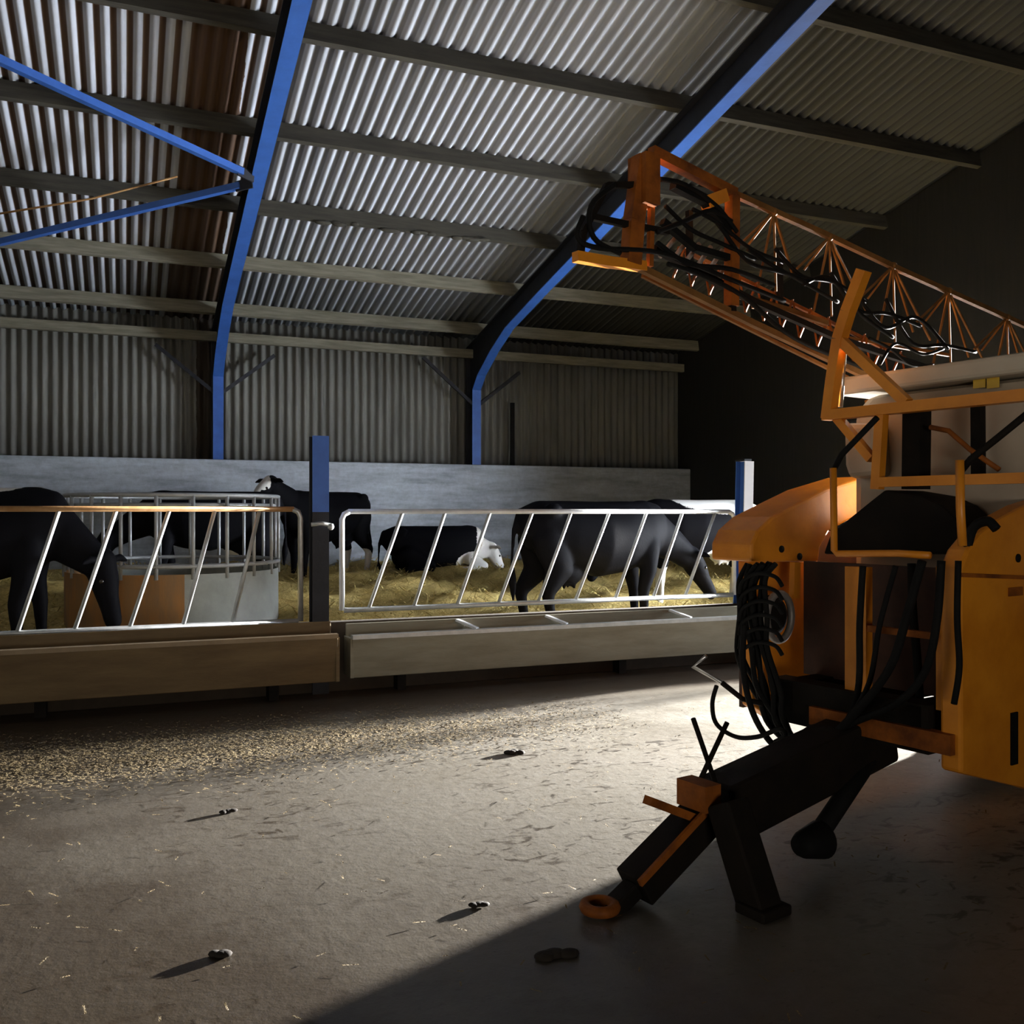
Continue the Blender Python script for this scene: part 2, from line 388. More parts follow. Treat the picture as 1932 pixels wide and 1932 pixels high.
# diagonal braces of the roof
def brace(p, q, label):
    t = thing('roof_brace', label, 'brace', p, 0, 'blue roof braces')
    MB().bar(p, q, .075, .075).build('tube', M['blue'], t)
    d = (V(q) - V(p)).normalized(); MB().bar(V(p) - d * .16, V(p) + d * .06, .02, .12).build('end_plate', M['navy'], t)
rz = lambda y: 5.03 + SLOPE * (13.6 - y) - .02
brace((XA - .2, 11.2, rz(11.2)), (-3.2, 8.65, rz(8.65)), 'blue tubular roof brace climbing to the upper left from the rafter')
brace((XA - .2, 11.42, rz(11.42) - .04), (-3.2, 14.74, rz(14.74) - .04), 'blue tubular roof brace running low to the left from the rafter')
a, b = at(0, 405, Y=12.2), at(335, 335, Y=12.0)
tag(MB().tube([a, (a + b) / 2 - V((0, 0, .05)), b], .012, 6).build('tie_rod', M['rustrail']), 'thin rusty rod hanging under the roof at upper left', 'rod')
p = at(966, 868, Y=16.86)
tag(MB().box((p.x, 16.84, 3.1), (.075, .05, 1.22)).build('downpipe', M['black']), 'narrow black pipe on the wall cladding right of the second column', 'pipe')

# ------------------------------------------------------------------ feed barrier and troughs
DF = 8.375
def stanchion(u, wd, label, white, zt, lean=0):
    x = at(u, 968, Y=DF).x
    t = thing('barrier_post', label, 'post', (x, DF, 0), 0, 'barrier posts')
    top = V((x + lean, DF, zt)); bot = V((x, DF, 0))
    def seg(z0, z1, m1, m2, nm):
        a = bot.lerp(top, z0 / zt); b = bot.lerp(top, z1 / zt)
        f = MB(); f.bar(a + V((0, -.075, 0)), b + V((0, -.075, 0)), .012, wd, up=(1, 0, 0))
        f.build(nm + '_flange', m1, t)
        f = MB(); f.bar(a, b, .14, .01, up=(1, 0, 0)); f.bar(a + V((0, .075, 0)), b + V((0, .075, 0)), .012, wd, up=(1, 0, 0))
        f.build(nm + '_web', m2, t)
    if white:
        MB().box((x + lean - .02, DF + .0, zt + .012), (.09, .17, .022)).build('post_cap', M['navy'], t)
        seg(0, zt, M['nearwhite'], M['blue'], 'post')
    else:
        seg(0, 1.6, M['navy'], M['navy'], 'lower'); seg(1.6, zt, M['blue'], M['navy'], 'upper')
    c = MB(); c.tube([(x - .09, DF - .11, 1.49), (x, DF - .13, 1.5), (x + .1, DF - .11, 1.48)], .018, 8); c.ball((x + .08, DF - .12, 1.47), .03, 6)
    c.build('hinge_bracket', M['galv'], t)
    return t
stanchion(602, .145, 'barrier post with a bright blue painted top between the two feed panels', False, 2.27)
stanchion(1398, .115, 'barrier post with a white front and blue side next to the orange sprayer', True, 2.14, .05)

def panel(name, label, x0, x1, zb, zt, tops, bots, mat_top, n_lbl=None):
    t = thing(name, label, 'feed barrier', (x0, DF, zb), 0, 'slanting bar feed panels')
    r = .022
    MB().tube([(x0 + .06, DF, zt), (x1 - .06, DF, zt)], r * 1.1, 10).build('top_rail', mat_top, t)
    MB().tube([(x0 + .02, DF, zb), (x1 - .02, DF, zb)], r * 1.1, 10).build('bottom_rail', M['galv'], t)
    for x, s in ((x0, 1), (x1, -1)):
        MB().tube([(x, DF, zb), (x, DF, zt - .07), (x + s * .02, DF, zt - .025), (x + s * .07, DF, zt)], r * 1.1, 10).build('end_post', M['galvwhite'] if mat_top is not M['rustrail'] else M['galv'], t)
    for xt, xb in zip(tops, bots):
        MB().tube([(xt, DF, zt), (xb, DF, zb)], r * .8, 8).build('slanting_bar', M['galv'], t)
    return t
fx = lambda u: at(u, 968, Y=DF).x
tu = [760, 840, 925, 1005, 1078, 1150, 1220, 1288, 1350]; bu = [695, 780, 862, 940, 1015, 1085, 1160, 1232, 1292]
panel('feed_barrier', 'galvanised slanting-bar feed panel between the two posts', fx(645), fx(1385), .72, 1.605, [fx(u) for u in tu], [fx(u) for u in bu], M['galvwhite'])
tu = [112, 220, 320, 406, 490]; bu = [32, 140, 244, 345, 438]
T = [fx(u) for u in tu]; Bx = [fx(u) for u in bu]
for k in range(1, 6): T.append(fx(112) - k * .47); Bx.append(fx(32) - k * .47)
panel('feed_barrier', 'slanting-bar feed panel with a rusty brown top rail at the left', -2.9, fx(567), .64, 1.625, T, Bx, M['rustrail'])
xs = [fx(1420) + .12 + .42 * k for k in range(9)]
panel('feed_barrier', 'bright slanting-bar feed panel partly hidden behind the sprayer', fx(1422), GX - .2, .74, 1.605, [x + .36 for x in xs[:-1]], xs[:-1], M['galvwhite'])

def trough(label, x0, x1, yf, zt, zb, m, straps, skew=0):
    t = thing('feed_trough', label, 'feed trough', ((x0 + x1) / 2, yf + .3, 0), 0, 'feed troughs')
    yb = 8.28
    prof = [(yf, zt), (yf + .04, zb), (yb, zb), (yb, zt + .1), (yb - .03, zt + .1), (yb - .05, zb + .13), (yf + .10, zb + .13), (yf + .05, zt)]
    mb = MB(); mb.prism(prof, 'x', x0, x1)
    for v in mb.v: v.y -= 0; v.y += skew * (v.x - x1) * (1 if v.y < yf + .2 else 0)
    mb.build('basin', m, t, bevel=.006)
    for x in (x0, x1): MB().box((x, (yf + yb) / 2, (zt + zb) / 2), (.03, yb - yf - .02, zt - zb - .01)).build('end_plate', m, t)
    r = MB(); y0 = yf + .02
    r.bar((x0, y0 + skew * (x0 - x1), zt + .01), (x1, y0, zt + .01), .075, .035); r.build('front_rim', M['galv'] if straps else M['rimbrown'], t)
    for x in straps: MB().bar((x - .13, yb - .03, zt + .09), (x, yf + .06, zt + .025), .05, .02).build('strap', M['galvwhite'], t)
    for x in (x0 + .5, (x0 + x1) / 2, x1 - .5):
        MB().box((x, yf + .35, zb / 2), (.08, .25, zb)).build('foot', M['blacksteel'], t)
    return t
M['rimbrown'] = mat('dull_trough_rim', (.28, .21, .13), (.2, .145, .085), 5, .6, .2)
YT = 8.0
xr0 = at(665, 1205, Y=YT).x
trough('grey galvanised feed trough with pale straps, right of the first post', xr0, at(1385, 1170, Y=YT).x + 1.6, YT, at(665, 1207, Y=YT).z, at(668, 1283, Y=YT).z,
       M['trough'], [at(905, 1190, Y=YT).x, at(1075, 1182, Y=YT).x, at(1310, 1168, Y=YT).x, at(1310, 1168, Y=YT).x + .9])
xl1 = at(638, 1205, Y=YT - .06).x
trough('brown stained feed trough along the lower left barrier', -2.9, xl1, YT - .06, at(638, 1204, Y=YT - .06).z, at(632, 1290, Y=YT - .06).z, M['troughbrown'], [], 0.0)

struct(MB().box(((X0 + X1) / 2, 8.42, .31), (X1 - X0, .12, .62)).build('shade_strip_1', M['troughshade'], bevel=.01))  # added dark strip standing in for the shade under the troughs
# ------------------------------------------------------------------ straw bed in the pen
def bedz(x, y):
    k = max(0, min(1, (y - 8.55) / 5.0)); k = k * k * (3 - 2 * k)
    return .20 + .47 * k + .05 * sin(3.1 * x + 1.3 * y) + .045 * sin(5.3 * y - 2.1 * x) + .02 * sin(11 * x + 3) * sin(9 * y)
mb = MB(); nx, ny = 150, 80; vs = []
for i in range(nx + 1):
    for j in range(ny + 1):
        x = X0 + .02 + (X1 - X0 - .04) * i / nx; y = 8.5 + (YWF - .01 - 8.5) * j / ny
        vs.append((x, y, bedz(x, y) + random.uniform(-.02, .02) if j else 0.0))
mb.add(vs, [(i * (ny + 1) + j, (i + 1) * (ny + 1) + j, (i + 1) * (ny + 1) + j + 1, i * (ny + 1) + j + 1) for i in range(nx) for j in range(ny)], True)
rnd = random.Random(9)
def strand(mb, c, ln, wd, tilt=.5):
    a = rnd.uniform(0, 2 * pi); d = V((cos(a), sin(a), rnd.uniform(-tilt, tilt))).normalized() * ln / 2
    s = V((-sin(a), cos(a), 0)) * wd / 2; c = V(c)
    mb.add([c - d - s, c - d + s, c + d + s, c + d - s], [(0, 1, 2, 3)])
for k in range(15000):
    x = rnd.uniform(-2.5, 9.5); y = 8.65 + 7.6 * rnd.random()
    strand(mb, (x, y, bedz(x, y) + .03), rnd.uniform(.12, .32), rnd.uniform(.006, .014), .6)
o = mb.build('straw_bedding', M['bed']); tag(o, 'deep yellow straw bedding in the cattle pen behind the barrier', 'straw', None, 'stuff')
# spilt feed on the yard floor in front of the left trough
mb = MB()
for k in range(24000):
    x = rnd.uniform(-2.6, 3.8); y = rnd.gauss(6.6, .34)
    y += .05 * x * 0
    if y > 8 or rnd.random() < max(0, (x - 1.2) / 2.6): continue
    strand(mb, (x, y, .010), rnd.uniform(.012, .036), rnd.uniform(.006, .012), .2)
for k in range(500):
    x = rnd.uniform(-2.5, 5); y = rnd.uniform(2.2, 7.3); strand(mb, (x, y, .01), rnd.uniform(.02, .06), .007, .1)
o = mb.build('spilt_straw', M['straw']); tag(o, 'chopped straw and feed scattered on the floor before the left trough', 'straw', None, 'stuff')
# lumps of dung on the concrete
for (u, v, s, lb) in ((975, 1421, .05, 'dark dung lump on the pale floor below the middle of the grey trough'),
                      (418, 1802, .035, 'dark dung lump alone near the lower left of the floor'),
                      (1048, 1802, .05, 'dark dung lump in the shadow left of the drawbar hitch'),
                      (430, 1533, .03, 'small dung lump on the floor in front of the brown trough'),
                      (905, 1708, .028, 'small dung lump among the scuffed marks in mid floor')):
    p = at(u, v, Z=.01); mb = MB()
    for k in range(5): mb.ball((p.x + rnd.uniform(-s, s), p.y + rnd.uniform(-s, s) * .5, .01), (s * rnd.uniform(.5, .9), s * .6, s * .3), 6)
    tag(mb.build('dung_lump', M['dung']), lb, 'dung', 'dung lumps on the floor')

# ------------------------------------------------------------------ cattle: each body one continuous skin
def cow(label, loc, heading, patches, pose='stand', neck=None, head=None, scale=1.0):
    balls = []
    def chain(pts, step=.5):
        for (p, r), (q, s) in zip(pts, pts[1:]):
            p, q = V(p), V(q); r = V(r) if hasattr(r, '__len__') else V((r,) * 3); s = V(s) if hasattr(s, '__len__') else V((s,) * 3)
            n = max(2, int((q - p).length / (min(min(r), min(s)) * step * .45)) + 1)
            for i in range(n + 1): k = i / n; balls.append((p.lerp(q, k), r.lerp(s, k)))
    dz = 0 if pose == 'stand' else -.62
    B = lambda x, z, ry, rz, rx=.2: ((x, 0, z + dz), (rx, ry, rz))
    chain([B(-.80, 1.17, .16, .17, .12), B(-.66, 1.13, .25, .26), B(-.35, 1.05, .30, .34), B(0, 1.0, .335, .385), B(.28, 1.02, .30, .37), B(.55, 1.06, .23, .33), B(.70, 1.10, .17, .27, .14)], .3)
    for s in (-1, 1): balls.append((V((-.62, s * .2, 1.29 + dz)), V((.10, .07, .08))))            # hip bones
    balls.append((V((.55, 0, 1.31 + dz)), V((.2, .08, .09))))                                   # withers
    nk = neck or [(.70, 0, 1.15), (.95, 0, 1.26), (1.14, 0, 1.36)]
    nk = [V(p) + V((0, 0, dz)) for p in nk]
    chain([(nk[0], (.16, .15, .25)), (nk[1], (.13, .11, .18)), (nk[2], (.11, .10, .13))], .6)
    hd = V(head or (.40, 0, -.28)); poll = nk[2] + V((.02, 0, .02)); L = hd.normalized()
    side = V((0, 0, 1)).cross(L)
    if side.length < .2: side = V((0, 1, 0))
    side.normalize(); upv = L.cross(side); upv = upv if upv.z > 0 or abs(upv.z) < .3 and upv.x > 0 else -upv
    chain([(poll, .115), (poll + L * .16, .11), (poll + L * .30, .082), (poll + L * .44, .075), (poll + L * .50, .068)], .5)
    chain([(poll + L * .1 - upv * .06, .08), (poll + L * .4 - upv * .02, .06)], .5)                  # jaw
    for s in (-1, 1):                                                                               # ears
        e = poll + side * (s * .09) + upv * .04
        chain([(e, .03), (e + side * (s * .10) - L * .01, (.04, .04, .035)), (e + side * (s * .19) + V((0, 0, -.02)), .018)], .5)
    if pose == 'stand':
        for s in (-1, 1):
            y = s * .16; k = .05 * s
            chain([((.54, y, .92), (.13, .09, .16)), ((.53, y, .68), .09), ((.52 + k, y, .47), .062), ((.53 + k, y, .26), .046), ((.535 + k, y, .1), .045), ((.56 + k, y, .035), .056)], .5)
            y = s * .17; k = -.06 * s
            chain([((-.62, y * .9, 1.0), (.20, .12, .22)), ((-.56 + k * .4, y, .72), (.15, .10, .13)), ((-.72 + k, y, .50), .072), ((-.72 + k, y, .44), .06), ((-.68 + k, y, .22), .046), ((-.67 + k, y, .1), .047), ((-.64 + k, y, .035), .058)], .5)
        balls.append((V((-.36, 0, .68)), V((.19, .15, .15))))
        for s in (-1, 1):
            for q in (-.42, -.3): chain([((q, s * .06, .60), .025), ((q, s * .065, .51), .016)], .5)
    else:
        for s in (-1, 1):
            chain([((.55, s * .2, .22), .12), ((.78, s * .26, .1), .07), ((.5, s * .3, .05), .05), ((.42, s * .3, .045), .055)], .5)
            chain([((-.5, s * .25, .25), .2), ((-.2, s * .40, .12), .11), ((-.55, s * .42, .06), .06), ((-.3, s * .46, .05), .05)], .5)
    tz = dz
    chain([((-.88, 0, 1.28 + tz), .04), ((-.95, 0, 1.1 + tz), .026), ((-.96, .02, max(.12, .8 + tz)), .02), ((-.95, .03, max(.08, .6 + tz)), .045), ((-.94, .03, max(.05, .42 + tz)), .02)], .5)
    mb = MB()
    for p, r in balls: mb.ball(p, r, 18 if min(r) > .1 else 9)
    me = bpy.data.meshes.new('raw'); me.from_pydata([tuple(p) for p in mb.v], [], mb.f)
    tmp = bpy.data.objects.new('raw', me); COL.objects.link(tmp)
    md = tmp.modifiers.new('r', 'REMESH'); md.mode = 'VOXEL'; md.voxel_size = .017
    sm = tmp.modifiers.new('s', 'SMOOTH'); sm.iterations = 10; sm.factor = .5
    dg = bpy.context.evaluated_depsgraph_get(); new = bpy.data.meshes.new_from_object(tmp.evaluated_get(dg))
    bpy.data.objects.remove(tmp); bpy.data.meshes.remove(me)
    new.name = 'cow'; new.polygons.foreach_set('use_smooth', [True] * len(new.polygons))
    at_ = new.attributes.new('coat', 'FLOAT', 'POINT'); vals = []
    for v in new.vertices:
        k = -1.0
        for (c, r) in patches:
            c = V(c); r = V(r) if hasattr(r, '__len__') else V((r,) * 3); q = v.co - c
            d = 1 - sqrt((q.x / r.x) ** 2 + (q.y / r.y) ** 2 + (q.z / r.z) ** 2)
            k = max(k, d)
        vals.append(max(0, min(1, .5 + k * 2)))
    at_.data.foreach_set('value', vals)
    new.materials.clear(); new.materials.append(M['coat'])
    o = bpy.data.objects.new('cow', new); COL.objects.link(o)
    o.location = loc; o.rotation_euler = (0, 0, heading); o.scale = (scale,) * 3
    tag(o, label, 'cow', 'black and white cattle')
    for s in (-1, 1):
        MB().ball(poll + L * .17 + side * (s * .092) + upv * .035, .021, 6).build('eye', M['eye'], o)
    return o
down = dict(neck=[(.70, 0, 1.08), (.98, 0, .92), (1.18, 0, .78)], head=(.28, 0, -.42))
level = dict(neck=[(.70, 0, 1.12), (.98, 0, 1.16), (1.2, 0, 1.18)], head=(.42, 0, -.24))
white_legs = [((.55, .16, .1), (.2, .2, .42)), ((.55, -.16, .1), (.2, .2, .42)), ((-.68, .17, .1), (.2, .2, .42)), ((-.68, -.17, .1), (.2, .2, .42))]
cow('black cow standing side-on behind the barrier with its rump to the left', (4.98, 9.6, .17), radians(5), [((-.1, 0, .62), (.01, .01, .01))], scale=1.12, **down)
cow('cow with a white back and white shins beside the white-fronted post', (7.25, 11.0, .34), radians(172), [((-.35, 0, 1.42), (.75, .5, .27)), *white_legs, ((-.25, 0, .60), .25)], scale=1.03, **down)
cow('cow with a white forehead standing beyond the blue-topped post', (2.78, 14.2, .52), radians(214), [((1.2, 0, 1.45), (.14, .11, .16)), ((1.3, 0, 1.4), (.3, .07, .3)), *white_legs[2:]], scale=1.0, neck=[(.70, 0, 1.18), (.92, 0, 1.34), (1.05, 0, 1.47)], head=(.38, 0, -.30))
cow('cow lying in the straw against the back wall, white at the shoulder and face', (4.52, 14.2, .66), radians(-4), [((.98, 0, .45), (.34, .5, .5)), ((.6, -.25, .12), (.3, .25, .22))], 'lie', neck=[(.66, 0, 1.02), (.82, 0, 1.0), (.95, 0, .98)], head=(.20, .05, -.35), scale=.94)
cow('black cow with a white back patch feeding at the far left of the barrier', (-1.38, 9.5, .26), radians(-9), [((.25, .0, 1.47), (.30, .4, .13)), ((-.9, 0, 1.3), .2)], scale=1.12, neck=[(.70, 0, 1.08), (.9, 0, .90), (1.04, 0, .78)], head=(.10, -.05, -.48))
cow('black cow standing behind the round feeder with head lowered', (1.0, 12.75, .48), radians(176), [((-.3, 0, .6), .12)], scale=1.0, **down)

# ------------------------------------------------------------------ round bale feeder
M['skirtpale'] = mat('pale_sheet_steel', (.33, .35, .33), (.24, .26, .24), 4, .6, .05)
M['ringgalv'] = mat('dull_galvanised_tube', (.42, .44, .45), (.32, .33, .34), 9, .5, .3)
M['skirtrust'] = mat('rusty_sheet_steel', (.36, .17, .05), (.22, .14, .07), 3, .7, .1, stretch=(3, 3, .7))
RC = V((.50, 10.95, 0)); RR = 1.10; z0, zs, zm, zt = .36, .98, 1.06, 1.77
t = thing('ring_feeder', 'round galvanised bale feeder with upright bars in the straw pen', 'ring feeder', (RC.x, RC.y, z0))
def ring(a0, a1, z, r=RR, n=48): return [(RC.x + r * cos(a0 + (a1 - a0) * i / n), RC.y + r * sin(a0 + (a1 - a0) * i / n), z) for i in range(n + 1)]
def skirt(a0, a1, m, lb):
    mb = MB(); A = ring(a0, a1, z0); B2 = ring(a0, a1, zs); A2 = ring(a0, a1, z0, RR - .012); C2 = ring(a0, a1, zs, RR - .012); n = len(A)
    mb.add(A + B2, [(i, i + 1, n + i + 1, n + i) for i in range(n - 1)], True); mb.add(A2 + C2, [(i, i + 1, n + i + 1, n + i) for i in range(n - 1)], True)
    mb.add(B2 + C2, [(i, i + 1, n + i + 1, n + i) for i in range(n - 1)])
    tag(mb.build('skirt_sheet', m, t), lb)
cut = radians(-88)
skirt(cut, cut + radians(115), M['skirtpale'], 'pale skirt sheet'); skirt(cut + radians(115), cut + radians(230), M['skirtpale'], 'pale skirt sheet at the back'); skirt(cut - radians(130), cut, M['skirtrust'], 'rusty skirt sheet')
for z, nm in ((zt, 'top_hoop'), (zm, 'middle_hoop'), (zt - .1, 'inner_hoop')):
    MB().tube(ring(0, 2 * pi, z, RR - (.05 if nm == 'inner_hoop' else 0))[:-1], .022, 8, True).build(nm, M['ringgalv'], t)
for k in range(20):
    a = 2 * pi * (k + .35) / 20
    MB().tube([(RC.x + RR * cos(a), RC.y + RR * sin(a), zs - .05), (RC.x + RR * cos(a), RC.y + RR * sin(a), zt)], .019, 8).build('upright_bar', M['ringgalv'], t)

# ------------------------------------------------------------------ trailed sprayer (local axes: x to its rear, y to its far side)
C0 = V((3.24, 3.64, 0)); RZ = math.atan2(.2, .98)
SP = thing('trailed_sprayer', 'orange trailed crop sprayer with a folded lattice boom, parked at the right', 'crop sprayer', C0, RZ, None, False)
RM = Matrix.Rotation(-RZ, 3, 'Z')
def sp(u, v, a=None, b=None, z=None):
    d = RM @ ray(u, v); c = RM @ (V((0, 0, EYE)) - C0)
    if a is not None: k = (a - c.x) / d.x
    elif b is not None: k = (b - c.y) / d.y
    else: k = (z - c.z) / d.z
    return c + d * k
def P(name, mb, m, parent=SP, bevel=0): return mb.build(name, M[m] if isinstance(m, str) else m, parent, bevel)
BN, BF = -.6, .6
# side covers: flat plates with a rounded front shoulder
def cover(b, pts, depth, dots, seam):
    poly = [(q.x, q.z) for q in (sp(u, v, b=b) for u, v in pts)]
    mb = MB(); mb.prism(poly, 'y', b, b + depth)
    o = P('side_cover', mb, 'orange', bevel=.015)
    for u, v in dots:
        q = sp(u, v, b=b); P('bolt_hole', MB().cyl((q.x, b - .006, q.z), (q.x, b + .01, q.z), .02, 12), 'black', o)
    if seam:
        p, q = sp(*seam[0], b=b), sp(*seam[1], b=b); P('seam_strip', MB().bar((p.x, b - .004, p.z), (q.x, b - .004, q.z), .012, .018), 'orangerust', o)
    return o
near = cover(BN, [(1814, 1462), (1812, 1075), (1826, 1040), (1850, 1010), (1885, 982), (1935, 955), (2060, 915), (2160, 915), (2160, 1560), (1935, 1490)], .10, [(1920, 1055)], [(1814, 1087), (2150, 1100)])
q0 = sp(1912, 1395, b=BN); lab = P('maker_plate', MB().box((q0.x, BN - .004, q0.z), (.055, .008, .24)), 'black', near)
tag(lab, 'small black plate')
q1 = sp(1915, 1118, b=BN); P('embossed_badge', MB().box((q1.x, BN - .003, q1.z), (.12, .006, .04)), 'orangerust', near)
far = cover(BF, [(1418, 1062), (1418, 1030), (1430, 1003), (1458, 977), (1520, 945), (1560, 925), (1640, 900), (1660, 960), (1600, 985), (1565, 1005), (1548, 1035), (1545, 1062)], .30, [(1474, 1038), (1508, 1052)], None)
lo = MB(); pl = [(q.x, q.z) for q in (sp(u, v, b=BF + .12) for u, v in ((1412, 1060), (1545, 1060), (1536, 1320), (1500, 1350), (1462, 1362), (1420, 1335)))]
lo.prism(pl, 'y', BF + .12, BF + .2); P('lower_cover', lo, 'orange', bevel=.01)
for u in (1487, 1530):
    p, q = sp(u, 1062, b=BF), sp(u - 2, 1130, b=BF); P('valve_lever', MB().bar((p.x, BF - .05, p.z), (q.x, BF - .05, q.z), .035, .05), 'orange')
# chassis and platform
ch = MB()
for b in (-.36, .36): ch.box((1.8, b, .62), (3.6, .11, .2))
ch.box((.06, 0, .62), (.12, .9, .22)); ch.box((3.0, 0, .62), (.14, .9, .18)); P('chassis', ch, 'blacksteel')
fp = MB(); fp.box((.34, .0, 1.02), (.03, 1.0, .62)); P('front_bulkhead', fp, 'darkpanel')
bx = MB(); bx.prism([(q.y, q.z) for q in (sp(u, v, a=.37) for u, v in ((1552, 1048), (1566, 1008), (1640, 948), (1668, 926), (1738, 938), (1776, 956), (1812, 990), (1818, 1048)))], 'x', .37, .70); P('platform_box', bx, 'blacksteel', bevel=.015)
for u0, u1 in ((1600, 1640), (1772, 1800)):
    p, q = sp(u0, 1070, a=.06), sp(u1, 1070, a=.06); r_ = sp(u1, 1345, a=.06)
    P('front_upright', MB().box((.06, (p.y + q.y) / 2, (p.z + r_.z) / 2), (.05, abs(p.y - q.y), p.z - r_.z)), 'orange')
p, q = sp(1565, 1355, a=.0), sp(1800, 1395, a=.0)
P('front_crossbeam', MB().bar((0, p.y + .1, .58), (0, q.y, .58), .06, .09), 'orangerust')
P('step', MB().bar((-.02, sp(1640, 1190, a=-.02).y, 1.05), (-.02, sp(1760, 1190, a=-.02).y, 1.05), .03, .03), 'orangerust')
P('light_block_panel', MB().box((1.2, .84, .98), (2.0, .03, 1.0)), 'darkpanel')  # added plate that blocks light reaching the platform from behind
# upper frame beams
def beam(name, pts, wd, m='orange', ht=None, **kw):
    q = [sp(u, v, **kw) for u, v in pts]; mb = MB()
    for a_, b_ in zip(q, q[1:]): mb.bar(a_, b_, wd, ht or wd, up=(1, 0, .01))
    return P(name, mb, m)
beam('top_beam', [(1558, 786), (1990, 742)], .055, ht=.075, a=.42)
beam('middle_beam', [(1655, 912), (1990, 902)], .05, ht=.055, a=.42)
beam('upright', [(1664, 778), (1655, 925)], .05, a=.42)
beam('upright', [(1845, 760), (1846, 905)], .05, 'blacksteel', a=.62)
beam('tank_strap', [(1730, 770), (1728, 925)], .10, 'blacksteel', a=.55)
beam('gusset_brace', [(1580, 790), (1645, 868)], .045, a=.44)
br = beam('boom_rest', [(1563, 792), (1572, 720), (1584, 642), (1600, 590), (1630, 512)], .06, a=.42)
b2 = [sp(1588, 645, a=.42), sp(1712, 762, a=.42)]; P('strut', MB().bar(b2[0], b2[1], .05, .05, up=(1, 0, 0)), 'orange', br)
q = [sp(1592, 670, a=.5), sp(1585, 770, a=.5)]; P('ram_rod', MB().cyl(q[0], q[1], .016, 10), 'chrome', br)
# handrails
def rail(name, pts, r, m, a): return P(name, MB().tube([sp(u, v, a=a) for u, v in pts], r, 8), m)
rail('handrail', [(1572, 885), (1574, 1040), (1580, 1047), (1695, 1046), (1755, 1050)], .017, 'orange', -.02)
rail('handrail', [(1811, 870), (1812, 960), (1816, 1032)], .019, 'orange', -.02)
rail('grab_pipe', [(1572, 890), (1588, 860), (1655, 790)], .015, 'black', .0)
rail('grab_pipe', [(1812, 892), (1832, 868), (1880, 830), (1960, 765)], .016, 'blacksteel', .0)
rail('breather_hose', [(1755, 808), (1790, 815), (1830, 850), (1885, 888)], .013, 'orangerust', .5)
# tank
tk = MB(); TA, TB = .72, 3.7
prof = [(-.80, 1.22), (-.62, 1.0), (.30, 1.0), (.48, 1.22), (.48, 2.16), (.40, 2.26), (-.80, 2.26), (-.88, 2.16)]
tk.prism(prof, 'x', TA, TB); tank = P('tank', tk, 'tank', bevel=.06)
ld = MB(); ld.prism([(-.94, 2.27), (.56, 2.27), (.53, 2.37), (-.9, 2.37)], 'x', TA - .07, TB + .04); P('tank_top_rim', ld, 'lid', tank, bevel=.02)
for k in (0, 1):
    q = sp(1846 + 26 * k, 718, a=TA - .012); P('sticker', MB().box((TA - .004, q.y, q.z), (.006, .062, .085)), 'sticker', tank)
sm = MB(); sm.prism([(.62, 1.95), (.9, 1.86), (.9, 1.72), (.62, 1.5)], 'x', .1, .3)
q = [sp(u, v, a=.6) for u, v in ((1590, 800), (1650, 800), (1656, 900), (1600, 905), (1592, 880))]
rt = MB(); rt.prism([(p.y, p.z) for p in q], 'x', .6, .9); P('rinse_tank', rt, 'tank', bevel=.03)
# pump, hose coil, hoses
q = sp(1462, 1165, b=BF - .02)
pm = MB(); pm.lathe([(.0, -.02), (.07, -.02), (.105, .0), (.115, .04), (.10, .12), (.05, .14)], (q.x, q.y, q.z), 'y', 24); pump = P('pump', pm, 'blacksteel')
P('pump_ring', MB().tube([(q.x + .10 * cos(2 * pi * i / 24), q.y - .03, q.z + .13 * sin(2 * pi * i / 24)) for i in range(24)], .02, 8, True), 'grip', pump)
def hose(pts, r=.014, b=None, a=None, m='black', n=8, jit=0):
    Q = []
    for p in pts:
        kw = {'a': p[2]} if len(p) > 2 else ({'b': b} if b is not None else {'a': a}); Q.append(sp(p[0], p[1], **kw))
    out = []
    for i in range(len(Q) - 1):
        p0, p1, p2, p3 = Q[max(i - 1, 0)], Q[i], Q[i + 1], Q[min(i + 2, len(Q) - 1)]
        for k in range(6):
            s = k / 6; out.append(.5 * ((2 * p1) + (p2 - p0) * s + (2 * p0 - 5 * p1 + 4 * p2 - p3) * s * s + (3 * p1 - p0 - 3 * p2 + p3) * s ** 3))
    out.append(Q[-1]); return P('hose', MB().tube(out, r, n), m)
rr = random.Random(3)
for k in range(9):
    j = lambda s=7: rr.uniform(-s, s)
    x = k * 7
    hose([(1412 + x * .9 + j(4), 1066 + j(3)), (1396 + x * .8 + j(), 1100 + j()), (1394 + x * .9 + j(), 1165 + j()), (1398 + x + j(), 1230 + j()), (1420 + x * .9 + j(), 1300 + j()), (1448 + x * .55 + j(), 1355 + j()), (1480 + x * .3 + j(5), 1400 + j(4)), (1505 + j(4), 1432)], .014, a=-.06 - .02 * (k % 3))
for k in range(6):
    y = 1092 + 26 * k
    hose([(1395, y + 30), (1402, y + 6), (1430, y - 8), (1462, y - 2), (1476, y + 16)], .011, a=-.12)
hose([(1404, 1180), (1402, 1260), (1418, 1340), (1452, 1400), (1500, 1437)], .016, a=-.2)
hose([(1352, 1296), (1344, 1330), (1352, 1368), (1388, 1392), (1430, 1392), (1470, 1378), (1482, 1390), (1462, 1402)], .012, a=-.22)
hose([(1628, 1070), (1622, 1180), (1618, 1310), (1580, 1400)], .016, a=-.04)
hose([(1740, 1060), (1712, 1160), (1680, 1260), (1620, 1340), (1560, 1400), (1510, 1435)], .02, a=-.10)
hose([(1776, 1060), (1768, 1170), (1745, 1270), (1690, 1330), (1600, 1370), (1530, 1420)], .018, a=-.08)
hose([(1808, 1060), (1806, 1170), (1810, 1260), (1800, 1330)], .014, a=-.05)
